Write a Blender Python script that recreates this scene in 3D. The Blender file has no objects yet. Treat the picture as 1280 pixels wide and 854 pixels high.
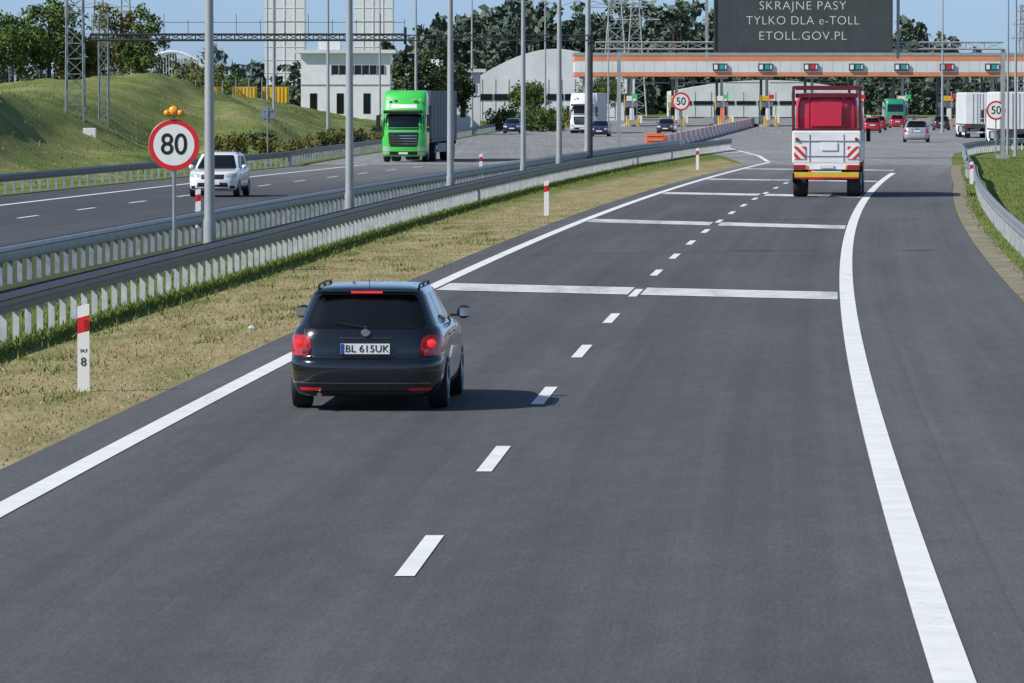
import bpy, math, random
import numpy as np
from mathutils import Vector, Matrix
from mathutils.bvhtree import BVHTree
random.seed(7); rng=np.random.default_rng(7)
scene=bpy.context.scene
# ---------------- road alignment (metres) : X of lane divider as a function of distance Y
def C(y): return -2.555+.036*y+.0001*y*y
def SL(y): return .036+.0002*y
# ---------------- material helpers
def newmat(name):
    m=bpy.data.materials.new(name); m.use_nodes=True
    nt=m.node_tree; return m,nt,nt.nodes['Principled BSDF']
def coord(nt,kind='Object',scale=None):
    tc=nt.nodes.new('ShaderNodeTexCoord'); o=tc.outputs[kind]
    if scale:
        mp=nt.nodes.new('ShaderNodeMapping'); mp.inputs['Scale'].default_value=scale
        nt.links.new(o,mp.inputs['Vector']); o=mp.outputs['Vector']
    return o
def noise(nt,vec,scale,detail=3,rough=.55):
    n=nt.nodes.new('ShaderNodeTexNoise'); n.inputs['Scale'].default_value=scale
    n.inputs['Detail'].default_value=detail; n.inputs['Roughness'].default_value=rough
    nt.links.new(vec,n.inputs['Vector']); return n.outputs['Fac']
def ramp(nt,fac,stops):
    r=nt.nodes.new('ShaderNodeValToRGB'); e=r.color_ramp.elements
    while len(e)<len(stops): e.new(.5)
    for i,(p,c) in enumerate(stops):
        e[i].position=p
        e[i].color=(c,c,c,1) if isinstance(c,(int,float)) else (*c,1)
    nt.links.new(fac,r.inputs['Fac']); return r.outputs['Color']
def mixc(nt,fac,a,b,blend='MIX'):
    m=nt.nodes.new('ShaderNodeMix'); m.data_type='RGBA'; m.blend_type=blend
    for idx,v in ((0,fac),(6,a),(7,b)):
        if isinstance(v,(int,float)): m.inputs[idx].default_value=v if idx==0 else (v,v,v,1)
        elif isinstance(v,tuple): m.inputs[idx].default_value=(*v,1)
        else: nt.links.new(v,m.inputs[idx])
    return m.outputs[2]
def math_(nt,op,a,b=None,c=None):
    m=nt.nodes.new('ShaderNodeMath'); m.operation=op
    for i,v in enumerate((a,b,c)):
        if v is None: continue
        if isinstance(v,(int,float)): m.inputs[i].default_value=v
        else: nt.links.new(v,m.inputs[i])
    return m.outputs[0]
def bump(nt,bs,h,strength,dist=.01):
    b=nt.nodes.new('ShaderNodeBump'); b.inputs['Strength'].default_value=strength; b.inputs['Distance'].default_value=dist
    nt.links.new(h,b.inputs['Height']); nt.links.new(b.outputs['Normal'],bs.inputs['Normal'])
def pm(name,col,rough=.6,metal=0.,var=.12,scale=2.,coat=0.,spec=.5,emis=0,bmp=0):
    m,nt,bs=newmat(name)
    v=coord(nt); f=noise(nt,v,scale,5,.6)
    lo=tuple(max(0,c*(1-var*1.6)) for c in col); hi=tuple(min(1,c*(1+var)) for c in col)
    c=ramp(nt,f,[(.3,lo),(.7,hi)])
    nt.links.new(c,bs.inputs['Base Color'])
    bs.inputs['Roughness'].default_value=rough; bs.inputs['Metallic'].default_value=metal
    bs.inputs['Coat Weight'].default_value=coat; bs.inputs['Coat Roughness'].default_value=.05
    bs.inputs['Specular IOR Level'].default_value=spec
    if emis:
        nt.links.new(c,bs.inputs['Emission Color']); bs.inputs['Emission Strength'].default_value=emis
    if bmp: bump(nt,bs,noise(nt,v,scale*8,3),bmp,.02)
    return m
# ---------------- mesh builder
class MB:
    def __init__(s): s.V=[];s.F=[];s.M=[]
    def add(s,vs,fs,m=0):
        o=len(s.V); s.V+= [tuple(v) for v in vs]; s.F+=[tuple(i+o for i in f) for f in fs]; s.M+=[m]*len(fs)
    def box(s,c,d,m=0,rz=0,rx=0):
        R=Matrix.Rotation(rz,3,'Z')@Matrix.Rotation(rx,3,'X'); c=Vector(c)
        vs=[c+R@Vector((sx*d[0]/2,sy*d[1]/2,sz*d[2]/2)) for sx in(-1,1) for sy in(-1,1) for sz in(-1,1)]
        s.add(vs,[(0,1,3,2),(4,6,7,5),(0,4,5,1),(2,3,7,6),(0,2,6,4),(1,5,7,3)],m)
    def cyl(s,p0,p1,r0,r1=None,m=0,n=8):
        r1=r0 if r1 is None else r1
        p0=Vector(p0);p1=Vector(p1);d=(p1-p0).normalized()
        a=d.orthogonal().normalized();b=d.cross(a)
        vs=[]
        for p,r in((p0,r0),(p1,r1)):
            for i in range(n):
                t=2*math.pi*i/n; vs.append(p+a*math.cos(t)*r+b*math.sin(t)*r)
        fs=[(i,(i+1)%n,n+(i+1)%n,n+i) for i in range(n)]+[tuple(range(n-1,-1,-1)),tuple(range(n,2*n))]
        s.add(vs,fs,m)
    def lathe(s,c,prof,m=0,n=28,axis='X'):
        vs=[]
        for r,a in prof:
            for i in range(n):
                t=2*math.pi*i/n
                if axis=='X': vs.append((c[0]+a,c[1]+r*math.cos(t),c[2]+r*math.sin(t)))
                elif axis=='Y': vs.append((c[0]+r*math.cos(t),c[1]+a,c[2]+r*math.sin(t)))
                else: vs.append((c[0]+r*math.cos(t),c[1]+r*math.sin(t),c[2]+a))
        k=len(prof); fs=[]
        for j in range(k-1):
            for i in range(n): fs.append((j*n+i,j*n+(i+1)%n,(j+1)*n+(i+1)%n,(j+1)*n+i))
        s.add(vs,fs,m)
    def build(s,name,mats,parent=None,smooth=None,bevel=0):
        me=bpy.data.meshes.new(name); me.from_pydata(s.V,[],s.F)
        for m in mats: me.materials.append(m)
        me.polygons.foreach_set('material_index',s.M); me.update()
        ob=bpy.data.objects.new(name,me); scene.collection.objects.link(ob)
        if smooth:
            me.polygons.foreach_set('use_smooth',[True]*len(me.polygons)); me.set_sharp_from_angle(angle=math.radians(smooth))
        if bevel:
            b=ob.modifiers.new('bevel','BEVEL'); b.width=bevel; b.segments=2; b.limit_method='ANGLE'
        if parent: ob.parent=parent
        return ob
def empty(name,loc=(0,0,0),rz=0,scale=1):
    e=bpy.data.objects.new(name,None); scene.collection.objects.link(e)
    e.location=loc; e.rotation_euler=(0,0,rz); e.scale=(scale,)*3 if isinstance(scale,(int,float)) else scale
    e.empty_display_size=.2; return e
def npmesh(name,V,F,mats,parent=None):
    me=bpy.data.meshes.new(name); me.from_pydata(V.tolist(),[],F.tolist())
    for m in mats: me.materials.append(m)
    ob=bpy.data.objects.new(name,me); scene.collection.objects.link(ob)
    if parent: ob.parent=parent
    return ob
def text(name,body,size,loc,mat,parent=None,rz=0,bold=0,sx=1.,sp=1.):
    cd=bpy.data.curves.new(name,'FONT'); cd.body=body; cd.size=size; cd.align_x='CENTER'; cd.align_y='CENTER'
    cd.extrude=.002; cd.offset=bold; cd.space_character=sp; cd.materials.append(mat)
    ob=bpy.data.objects.new(name,cd); scene.collection.objects.link(ob)
    ob.location=loc; ob.rotation_euler=(math.pi/2,0,rz); ob.scale=(sx,1,1)
    if parent: ob.parent=parent
    return ob
# ---------------- materials
def asphalt_mat(name,base,plaza=False):
    m,nt,bs=newmat(name)
    uv=coord(nt,'UV')
    sep=nt.nodes.new('ShaderNodeSeparateXYZ'); nt.links.new(uv,sep.inputs[0]); U=sep.outputs[0]; Vv=sep.outputs[1]
    fine=ramp(nt,noise(nt,uv,45,3,.7),[(.3,.68),(.7,1.32)])
    grain=ramp(nt,noise(nt,coord(nt,'UV',(34,3.4,1)),1.,4,.8),[(.28,.76),(.72,1.26)])
    mid=ramp(nt,noise(nt,coord(nt,'UV',(3.,.7,1)),1.,5,.7),[(.3,.88),(.7,1.10)])
    big=ramp(nt,noise(nt,coord(nt,'UV',(.35,.05,1)),1.,4,.6),[(.32,.86),(.68,1.11)])
    st=ramp(nt,noise(nt,coord(nt,'UV',(2.4,.010,1)),1.,6,.7),[(.3,.82),(.7,1.13)])
    c=mixc(nt,1.,fine,mid,'MULTIPLY'); c=mixc(nt,1.,c,big,'MULTIPLY'); c=mixc(nt,1.,c,st,'MULTIPLY'); c=mixc(nt,1.,c,grain,'MULTIPLY')
    if not plaza:
        ph=math_(nt,'COSINE',math_(nt,'MULTIPLY',math_(nt,'SUBTRACT',U,1.0),2*math.pi/1.95))
        inl=math_(nt,'LESS_THAN',math_(nt,'ABSOLUTE',U),3.9)
        tr=math_(nt,'SUBTRACT',1.03,math_(nt,'MULTIPLY',math_(nt,'MULTIPLY',ph,inl),.05))
        sh=math_(nt,'ADD',tr,math_(nt,'MULTIPLY',math_(nt,'SUBTRACT',1.,inl),.13))
        for u0 in (4.55,-4.45):
            jn=math_(nt,'LESS_THAN',math_(nt,'ABSOLUTE',math_(nt,'ADD',math_(nt,'SUBTRACT',U,u0),math_(nt,'MULTIPLY',math_(nt,'SUBTRACT',noise(nt,coord(nt,'UV',(0,.3,1)),1.,3),.5),.05))),.012)
            sh=math_(nt,'SUBTRACT',sh,math_(nt,'MULTIPLY',jn,.14))
        comb=nt.nodes.new('ShaderNodeCombineXYZ')
        for i in range(3): nt.links.new(sh,comb.inputs[i])
        c=mixc(nt,1.,c,comb.outputs[0],'MULTIPLY')
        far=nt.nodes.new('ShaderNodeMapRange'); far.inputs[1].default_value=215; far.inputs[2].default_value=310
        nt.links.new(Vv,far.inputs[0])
        tint=mixc(nt,far.outputs[0],base,(.17,.17,.17))  # grazing sheen of the far road put into the colour, lighter with distance
    else: tint=mixc(nt,noise(nt,uv,.02,2),tuple(b*.9 for b in base),tuple(b*1.15 for b in base))
    c=mixc(nt,1.,tint,c,'MULTIPLY')
    nt.links.new(c,bs.inputs['Base Color']); bs.inputs['Roughness'].default_value=.85; bs.inputs['Specular IOR Level'].default_value=.25
    bump(nt,bs,noise(nt,uv,60,2),.35,.006)
    return m
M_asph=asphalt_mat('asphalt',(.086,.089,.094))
M_asph2=asphalt_mat('asphalt_opposite',(.062,.066,.073))
M_plaza=asphalt_mat('plaza_concrete',(.23,.232,.23),True)
def paint_mat(name,wear):
    m,nt,bs=newmat(name); v=coord(nt)
    n=noise(nt,v,9,6,.75); n2=noise(nt,coord(nt,'Object',(1.5,.12,1)),1.,3)
    f=ramp(nt,math_(nt,'ADD',math_(nt,'MULTIPLY',n,.6),math_(nt,'MULTIPLY',n2,.4)),[(wear-.07,.0),(wear+.06,1.)])
    w=ramp(nt,noise(nt,v,2.,4),[(.3,(.70,.70,.69)),(.7,(.84,.84,.82))])
    nt.links.new(mixc(nt,f,(.3,.3,.3),w),bs.inputs['Base Color']); bs.inputs['Roughness'].default_value=.6
    return m
M_paint=paint_mat('road_paint',.37); M_paintw=paint_mat('worn_road_paint',.45)
def grass_mat(name,stops,scale=.5,bmp=.6):
    m,nt,bs=newmat(name); v=coord(nt)
    a=noise(nt,v,scale,6,.65); b=noise(nt,v,scale*14,4,.7)
    f=math_(nt,'ADD',math_(nt,'MULTIPLY',a,.62),math_(nt,'MULTIPLY',b,.38))
    c=ramp(nt,f,stops)
    d=ramp(nt,noise(nt,v,scale*60,2,.7),[(.3,.75),(.7,1.2)])
    nt.links.new(mixc(nt,1.,c,d,'MULTIPLY'),bs.inputs['Base Color']); bs.inputs['Roughness'].default_value=.95; bs.inputs['Specular IOR Level'].default_value=.1
    bump(nt,bs,noise(nt,v,scale*40,3),bmp,.05); return m
M_ground=grass_mat('meadow_grass',[(.35,(.08,.115,.025)),(.5,(.13,.17,.04)),(.62,(.20,.20,.08))],.25)
M_hill=grass_mat('embankment_grass',[(.38,(.085,.125,.03)),(.46,(.14,.185,.05)),(.54,(.20,.22,.075)),(.62,(.30,.26,.14))],.2,.8)
def verge_mat():
    m,nt,bs=newmat('verge_dry_grass'); uv=coord(nt,'UV')
    sep=nt.nodes.new('ShaderNodeSeparateXYZ'); nt.links.new(uv,sep.inputs[0]); U=sep.outputs[0]
    a=noise(nt,coord(nt,'UV',(1,.25,1)),1.1,6,.7); b=noise(nt,coord(nt,'UV',(1,.4,1)),14,4,.7); fine=noise(nt,uv,70,2,.7)
    dry=ramp(nt,math_(nt,'ADD',math_(nt,'MULTIPLY',a,.6),math_(nt,'MULTIPLY',b,.4)),[(.38,(.22,.185,.085)),(.5,(.32,.265,.14)),(.62,(.41,.35,.215))])
    grn=ramp(nt,b,[(.3,(.085,.125,.025)),(.7,(.17,.20,.05))])
    g=nt.nodes.new('ShaderNodeMapRange'); g.inputs[1].default_value=-7.2; g.inputs[2].default_value=-8.4
    nt.links.new(math_(nt,'ADD',U,math_(nt,'MULTIPLY',math_(nt,'SUBTRACT',a,.5),3.0)),g.inputs[0])
    gp=ramp(nt,noise(nt,coord(nt,'UV',(.8,.2,1)),.9,5,.7),[(.50,0.),(.68,.7)])
    gg=math_(nt,'MAXIMUM',g.outputs[0],gp)
    c=mixc(nt,gg,dry,grn); c=mixc(nt,1.,c,ramp(nt,fine,[(.25,.7),(.75,1.25)]),'MULTIPLY')
    c=mixc(nt,math_(nt,'LESS_THAN',U,-10.2),c,mixc(nt,a,(.05,.065,.03),(.10,.11,.06)))  # shade between the median barriers painted in as darker ground
    nt.links.new(c,bs.inputs['Base Color']); bs.inputs['Roughness'].default_value=.95; bs.inputs['Specular IOR Level'].default_value=.1
    bump(nt,bs,noise(nt,uv,25,4,.7),.6,.03); return m
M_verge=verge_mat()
M_conc=pm('concrete',(.36,.35,.32),.85,var=.15,scale=1.5,bmp=.2)
M_gut=pm('dirty_gutter',(.24,.21,.14),.9,var=.35,scale=1.2,bmp=.4)
M_galv=pm('galvanised_steel',(.34,.36,.38),.42,.55,var=.15,scale=3)
M_galvd=pm('shaded_rail_steel',(.05,.056,.066),.40,.5,var=.25,scale=1.5)  # weathered steel, darkened so the beam's shaded side sits in its colour
M_pole=pm('pole_steel',(.40,.42,.43),.5,.3,var=.1,scale=1)
M_dark=pm('dark_steel',(.06,.065,.07),.5,.3)
M_white=pm('white_paint',(.78,.79,.79),.4,var=.06,scale=1.)
M_offw=pm('off_white_cladding',(.68,.70,.70),.6,var=.08,scale=.3)
M_grey=pm('grey_paint',(.32,.34,.35),.55,var=.1)
M_red=pm('red_paint',(.62,.025,.03),.4,var=.08,coat=.3)
M_sred=pm('sign_red',(.72,.02,.03),.4,var=.03)
M_swhite=pm('sign_white',(.84,.84,.82),.4,var=.03)
M_black=pm('black_plastic',(.015,.015,.017),.45,var=.1)
M_rub=pm('rubber',(.022,.022,.023),.8,var=.2,scale=9)
M_rim=pm('alloy',(.38,.39,.4),.3,.8)
M_org=pm('orange_panel',(.70,.27,.13),.55,var=.08,scale=.3)
M_ora=pm('orange_plastic',(.88,.17,.07),.45,var=.08)
M_amb=pm('amber_lens',(.85,.36,.02),.25,var=.15,scale=30,coat=.6)
M_yel=pm('yellow_paint',(.75,.48,.03),.5,var=.1)
M_glass=pm('dark_glass',(.006,.008,.009),.07,var=.2,coat=.2,spec=.45)
M_lens=pm('clear_lens',(.55,.58,.6),.12,.2,var=.25,scale=14,coat=1)
M_tail=pm('tail_lens',(.42,.006,.010),.22,var=.35,scale=22,coat=.8,emis=.08)
M_brk=pm('brake_light',(.85,.02,.02),.25,var=.1,scale=14,coat=1,emis=.45)
M_tailw=pm('reverse_lens',(.30,.03,.03),.2,coat=1)
M_plate=pm('plate_white',(.74,.76,.76),.4,var=.03); M_blue=pm('plate_blue',(.02,.06,.35),.4)
M_chrome=pm('chrome',(.6,.6,.62),.12,1.,var=.03)
M_teal=pm('teal_signal',(.03,.35,.33),.4); M_grn=pm('green_signal',(.04,.45,.12),.4,emis=.3)
M_led=pm('led_text',(.62,.66,.58),.5,var=.05,emis=.12)
M_vms=pm('vms_face',(.060,.070,.073),.55,var=.1,scale=1)
M_bark=pm('bark',(.09,.065,.045),.9,var=.3,scale=6)
def leaf_mat(name,lo,mid,hi,sc):
    m,nt,bs=newmat(name); v=coord(nt)
    f=math_(nt,'ADD',math_(nt,'MULTIPLY',noise(nt,v,sc,3),.55),math_(nt,'MULTIPLY',noise(nt,v,sc*12,2,.8),.45))
    nt.links.new(ramp(nt,f,[(.34,lo),(.5,mid),(.66,hi)]),bs.inputs['Base Color'])
    bs.inputs['Roughness'].default_value=.75; bs.inputs['Specular IOR Level'].default_value=.2
    return m
L_tree=leaf_mat('leaves',(.035,.065,.015),(.08,.125,.03),(.14,.185,.05),.5)
L_olive=leaf_mat('olive_leaves',(.07,.075,.02),(.14,.14,.04),(.23,.21,.07),.5)
L_dark=leaf_mat('dark_leaves',(.025,.045,.018),(.055,.08,.03),(.095,.12,.045),.5)
L_forest=leaf_mat('haze_tinted_forest_leaves',(.065,.095,.08),(.10,.135,.10),(.15,.19,.12),.12)  # leaf tones lightened and blued, distance haze painted in
L_far=leaf_mat('hazy_forest_leaves',(.12,.17,.17),(.16,.21,.20),(.20,.25,.22),.05)  # aerial haze put into the pale bluish leaf colour
L_blade=leaf_mat('grass_blades',(.08,.12,.02),(.14,.19,.035),(.24,.26,.08),1.5)
L_dry=leaf_mat('dry_grass_blades',(.24,.20,.09),(.34,.29,.15),(.46,.40,.24),1.5)
L_hill=leaf_mat('tall_grass_blades',(.10,.14,.035),(.17,.20,.06),(.30,.27,.13),.25)
# ---------------- ground
mb=MB(); mb.add([(-4000,-300,0),(4000,-300,0),(4000,7000,0),(-4000,7000,0)],[(0,1,2,3)])
mb.build('ground',[M_ground])
def strip(name,y0,y1,fl,fr,z,mat,step=5,nx=1,parent=None,base=C):
    n=max(1,int(round((y1-y0)/step))); V=[];UV=[];F=[]
    for i in range(n+1):
        y=y0+(y1-y0)*i/n
        a=fl(y) if callable(fl) else fl; b=fr(y) if callable(fr) else fr
        for j in range(nx+1):
            o=a+(b-a)*j/nx; V.append((base(y)+o,y,z)); UV.append((o,y))
    for i in range(n):
        for j in range(nx):
            k=i*(nx+1)+j; F.append((k,k+1,k+nx+2,k+nx+1))
    me=bpy.data.meshes.new(name); me.from_pydata(V,[],F); me.materials.append(mat)
    uvl=me.uv_layers.new(name='UVMap')
    for l in me.loops: uvl.data[l.index].uv=UV[l.vertex_index]
    ob=bpy.data.objects.new(name,me); scene.collection.objects.link(ob)
    if parent: ob.parent=parent
    return ob
def offR(y): return 7.1 if y<235 else 7.1-.7*min(1,(y-235)/55)
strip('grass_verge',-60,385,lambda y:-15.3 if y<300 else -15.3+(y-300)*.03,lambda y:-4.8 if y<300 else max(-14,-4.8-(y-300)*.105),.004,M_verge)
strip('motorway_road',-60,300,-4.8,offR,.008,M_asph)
strip('opposite_road',-60,300,-28.2,-15.3,.008,M_asph2,base=C)
strip('road_gutter',-60,300,lambda y:offR(y)+.02,lambda y:offR(y)+.55,.012,M_gut)
def poly(name,pts,z,mat):
    me=bpy.data.meshes.new(name); me.from_pydata([(x,y,z) for x,y in pts],[],[tuple(range(len(pts)))]); me.materials.append(mat)
    uvl=me.uv_layers.new(name='UVMap')
    for l in me.loops: uvl.data[l.index].uv=pts[l.vertex_index]
    ob=bpy.data.objects.new(name,me); scene.collection.objects.link(ob); return ob
poly('toll_plaza_pavement',[(-11,300),(1.9,300),(5.5,345),(9.6,392),(12.2,386),(12.9,340),(12.7,315),(12.4,300),(23.6,300),(25.4,324),(28.6,362),(33,386),(38,400),(110,410),(110,950),(3,950),(1.5,700),(-1.5,575),(-4,500),(-7.2,400),(-9.4,350)],.010,M_plaza)
# markings
strip('edge_line',-60,312,-4.18,-3.92,.016,M_paint,parent=None)
strip('edge_line',-60,268,3.82,4.09,.016,M_paint)
strip('edge_line',-60,300,-25.2,-24.95,.016,M_paint)
strip('edge_line',-60,300,-16.4,-16.2,.016,M_paint)
mb=MB()
def dash(mb,y0,y1,o,w,z=.016):
    vs=[(C(y0)+o-w/2,y0,z),(C(y0)+o+w/2,y0,z),(C(y1)+o+w/2,y1,z),(C(y1)+o-w/2,y1,z)]; mb.add(vs,[(0,1,2,3)])
for n in range(-8,23):
    yc=44.9+12*n; dash(mb,yc-2,yc+2,0,.155)
for n in range(-5,21):
    yc=51+12*n; dash(mb,yc-2,yc+2,-21.3,.15)
mb.build('lane_dashes',[M_paint])
mb=MB()
def band(mb,yl,yr,L,k,ol=-3.85,orr=3.78):
    for i in range(k):
        a=i*L/k; b=a+L/k*.84
        for (s0,s1) in ((ol,-.12),(.12,orr)):
            def yy(o): return yl+(yr-yl)*(o+4)/8
            vs=[]
            for o,d in((s0,a),(s1,a),(s1,b),(s0,b)):
                y=yy(o)+d; vs.append((C(y)+o,y,.017))
            mb.add(vs,[(0,1,2,3)])
band(mb,106.5,101.3,3.9,6); band(mb,164,155,4.2,6); band(mb,211,203,4.,5); band(mb,247,240,3.,4); band(mb,282,276,3,4)
mb.build('rumble_strips',[M_paintw])
mb=MB()
def pline(mb,pts,w,z=.018):
    for (x0,y0),(x1,y1) in zip(pts,pts[1:]):
        d=Vector((x1-x0,y1-y0)).normalized(); n=Vector((-d.y,d.x))*w/2
        mb.add([(x0+n.x,y0+n.y,z),(x0-n.x,y0-n.y,z),(x1-n.x,y1-n.y,z),(x1+n.x,y1+n.y,z)],[(0,3,2,1)])
pline(mb,[(14.35,314),(15.2,345),(15.3,400),(17.2,470)],.25)
for k in range(6): pline(mb,[(13.3+k*.25,345+k*15),(15.1,352+k*17)],.3)
for i in range(1,9):
    X0=20+5.4*i
    for k in range(8): pline(mb,[(X0-4,560+k*14),(X0-4,565+k*14)],.16)
mb.build('plaza_markings',[M_paint])
# ---------------- safety barriers
def path_frames(pts):
    out=[]
    P=[Vector((x,y,0)) for x,y in pts]
    for i,p in enumerate(P):
        d=(P[min(i+1,len(P)-1)]-P[max(i-1,0)]).normalized(); out.append((p,Vector((d.y,-d.x,0)),d))
    return out
def wbeam(mb,pts,side,m=0,ztop=.77):
    prof=[(.0,0),(.045,-.03),(.05,-.09),(.012,-.12),(.012,-.19),(.05,-.22),(.045,-.28),(.0,-.31)]
    prof=[(a+.06,b) for a,b in prof]+[(a+.054,b) for a,b in reversed(prof)]
    fr=path_frames(pts); n=len(prof); vs=[];fs=[]
    for p,nr,d in fr:
        for a,b in prof: q=p+nr*side*a; vs.append((q.x,q.y,ztop+b))
    for i in range(len(fr)-1):
        for j in range(n): fs.append((i*n+j,i*n+(j+1)%n,(i+1)*n+(j+1)%n,(i+1)*n+j))
    fs.append(tuple(range(n))); fs.append(tuple(range((len(fr)-1)*n,len(fr)*n)))
    mb.add(vs,fs,m)
def barrier(name,pts,sides,mbeam,mpost,spacing=1.33,double=False):
    e=empty(name)
    mb=MB()
    for s in sides: wbeam(mb,pts,s)
    mb.build('beam',[mbeam],e,smooth=40)
    mb=MB(); acc=0
    for (x0,y0),(x1,y1) in zip(pts,pts[1:]):
        L=math.hypot(x1-x0,y1-y0); t=acc
        while t<L:
            f=t/L; x=x0+(x1-x0)*f;y=y0+(y1-y0)*f; rz=-math.atan2(x1-x0,y1-y0)
            mb.box((x,y,.35),(.10,.055,.70),0,rz)
            mb.box((x,y,.60),(.11,.09,.10),0,rz)
            t+=spacing
        acc=t-L
    mb.build('posts',[mpost],e)
    return e
ys=[-40+8*i for i in range(56)]
def offN(y): return -8.75 if y<120 else -8.75-1.9*min(1.2,(y-120)/185)
near=[(C(y)+offN(y),y) for y in ys if y<385]
M_post=pm('post_steel',(.55,.57,.59),.5,.1,var=.15,scale=4)
M_postd=pm('post_steel_shaded',(.30,.34,.39),.5,.3,var=.2,scale=4)  # darker copy of the post steel, shadow on these rows put into its colour
barrier('safety_barrier',near,(1,-1),M_galvd,M_post)
far=[(C(y)-12.5-.6*max(0,(y-250)/60),y) for y in ys if y<380]
barrier('safety_barrier',far,(1,-1),M_galv,M_postd)
opp=[(C(y)-28.7,y) for y in ys if 60<y<300]+[(-11.8,308),(-10.2,350),(-8,400),(-4.8,500),(-2.3,575),(.6,700)]
barrier('safety_barrier',opp,(1,),M_galvd,M_postd,2.)
rt=[(C(y)+8.05,y) for y in range(-40,241,8)]+[(20.6,254),(22.0,270),(22.9,282),(24.5,302),(26.2,324),(27.6,343),(29.7,360),(33.2,379),(37,390),(45,395)]
barrier('safety_barrier',rt,(-1,),M_galv,M_post,1.33)
# ---------------- lofted bodies
def ring(yr,yf,hw,rc,kr=.06,kf=.14,ns=10,nc=7,nl=24):
    rc=min(rc,hw*.95,(yf-yr)*.45); P=[]
    def lin(a,b,n): return [a+(b-a)*i/n for i in range(n)]
    for x in lin(-(hw-rc),hw-rc,ns): P.append((x,yr))
    for t in lin(-math.pi/2,0,nc): P.append((hw-rc+rc*math.cos(t),yr+rc+rc*math.sin(t)))
    for y in lin(yr+rc,yf-rc,nl): P.append((hw,y))
    for t in lin(0,math.pi/2,nc): P.append((hw-rc+rc*math.cos(t),yf-rc+rc*math.sin(t)))
    for x in lin(hw-rc,-(hw-rc),ns): P.append((x,yf))
    for t in lin(math.pi/2,math.pi,nc): P.append((-(hw-rc)+rc*math.cos(t),yf-rc+rc*math.sin(t)))
    for y in lin(yf-rc,yr+rc,nl): P.append((-hw,y))
    for t in lin(math.pi,1.5*math.pi,nc): P.append((-(hw-rc)+rc*math.cos(t),yr+rc+rc*math.sin(t)))
    Q=[]
    for x,y in P:
        t=(y-yr)/(yf-yr); q=(x/hw)**2
        Q.append((x*(1-.055*(2*t-1)**4),y+kr*(1-t)**6*q-kf*t**6*q))
    return Q
def loft(slices,sub=4,**k):
    A=np.array(slices,float); R=[]
    for i in range(len(A)-1):
        for j in range(sub): R.append(A[i]+(A[i+1]-A[i])*j/sub)
    R.append(A[-1]); R=np.array(R)
    for _ in range(2):
        S=R.copy(); S[1:-1]=(R[:-2]+2*R[1:-1]+R[2:])/4; R=S
    V=[];F=[];n=None
    for z,yr,yf,hw,rc in R:
        rg=ring(yr,yf,hw,rc,**k); n=len(rg); V+=[(x,y,z) for x,y in rg]
    m=len(R)
    for i in range(m-1):
        for j in range(n): F.append((i*n+j,i*n+(j+1)%n,(i+1)*n+(j+1)%n,(i+1)*n+j))
    F.append(tuple(range(n-1,-1,-1))); F.append(tuple(range((m-1)*n,m*n)))
    return V,F
KZ=[1.0]
def panel(mb,bvh,view,rows,m,off=.004,nx=14,sub=3):
    if KZ[0]!=1.0 and view!='top': rows=[(t if t<1. else 1.+(t-1.)*KZ[0],a,b) for t,a,b in rows]
    R=[]
    for (a,b) in zip(rows,rows[1:]):
        for j in range(sub): R.append([a[k]+(b[k]-a[k])*j/sub for k in range(3)])
    R.append(list(rows[-1])); V=[]
    for t,a,b in R:
        for j in range(nx+1):
            s=a+(b-a)*j/nx
            if view=='back': o,d=Vector((s,-5,t)),Vector((0,1,0))
            elif view=='front': o,d=Vector((s,30,t)),Vector((0,-1,0))
            elif view=='right': o,d=Vector((5,s,t)),Vector((-1,0,0))
            elif view=='left': o,d=Vector((-5,s,t)),Vector((1,0,0))
            else: o,d=Vector((s,t,9)),Vector((0,0,-1))
            h=bvh.ray_cast(o,d)
            if h[0] is None: V.append(bvh.find_nearest(o+d*5)[0])
            else:
                nn=h[1] if h[1].dot(d)<0 else -h[1]
                V.append(h[0]+nn*off)
    F=[]
    for i in range(len(R)-1):
        for j in range(nx):
            k=i*(nx+1)+j; f=(k,k+1,k+nx+2,k+nx+1); F.append(f)
    mb.add(V,F,m)
def both(mb,bvh,rows,m,**k):
    panel(mb,bvh,'right',rows,m,**k); panel(mb,bvh,'left',rows,m,**k)
def mirror_panels(mb,bvh,view,rows,m,**k):
    panel(mb,bvh,view,rows,m,**k); panel(mb,bvh,view,[(t,-b,-a) for t,a,b in rows],m,**k)
def wheel(mb,x,y,z,r,w,side,mt=0,mr=1,md=2,spokes=10):
    s=side
    mb.lathe((x,y,z),[(r*.66,s*w*.48),(r*.72,s*w*.5),(r*.93,s*w*.5),(r*.985,s*w*.42),(r,s*w*.25),(r,-s*w*.25),(r*.985,-s*w*.42),(r*.93,-s*w*.5),(r*.5,-s*w*.5)],mt)
    mb.lathe((x,y,z),[(r*.67,s*w*.48),(r*.64,s*w*.46),(r*.60,s*w*.2),(r*.05,s*w*.18)],md)
    mb.lathe((x,y,z),[(r*.70,s*w*.49),(r*.66,s*w*.53),(r*.62,s*w*.45)],mr)
    for i in range(spokes):
        t=2*math.pi*i/spokes; c=Vector((x+s*w*.40,y+math.cos(t)*r*.36,z+math.sin(t)*r*.36))
        mb.box(c,(w*.1,r*.60,r*.13 if spokes<8 else r*.09),mr,0,t)
    mb.lathe((x,y,z),[(r*.17,s*w*.40),(r*.14,s*w*.5),(0.001,s*w*.51)],mr,12)
PAINTS={}
def carpaint(name,col,metal=.2,rough=.3):
    if name not in PAINTS: PAINTS[name]=pm('car_paint_'+name,col,rough,metal,var=.05,scale=.7,coat=1.)
    return PAINTS[name]
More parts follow.
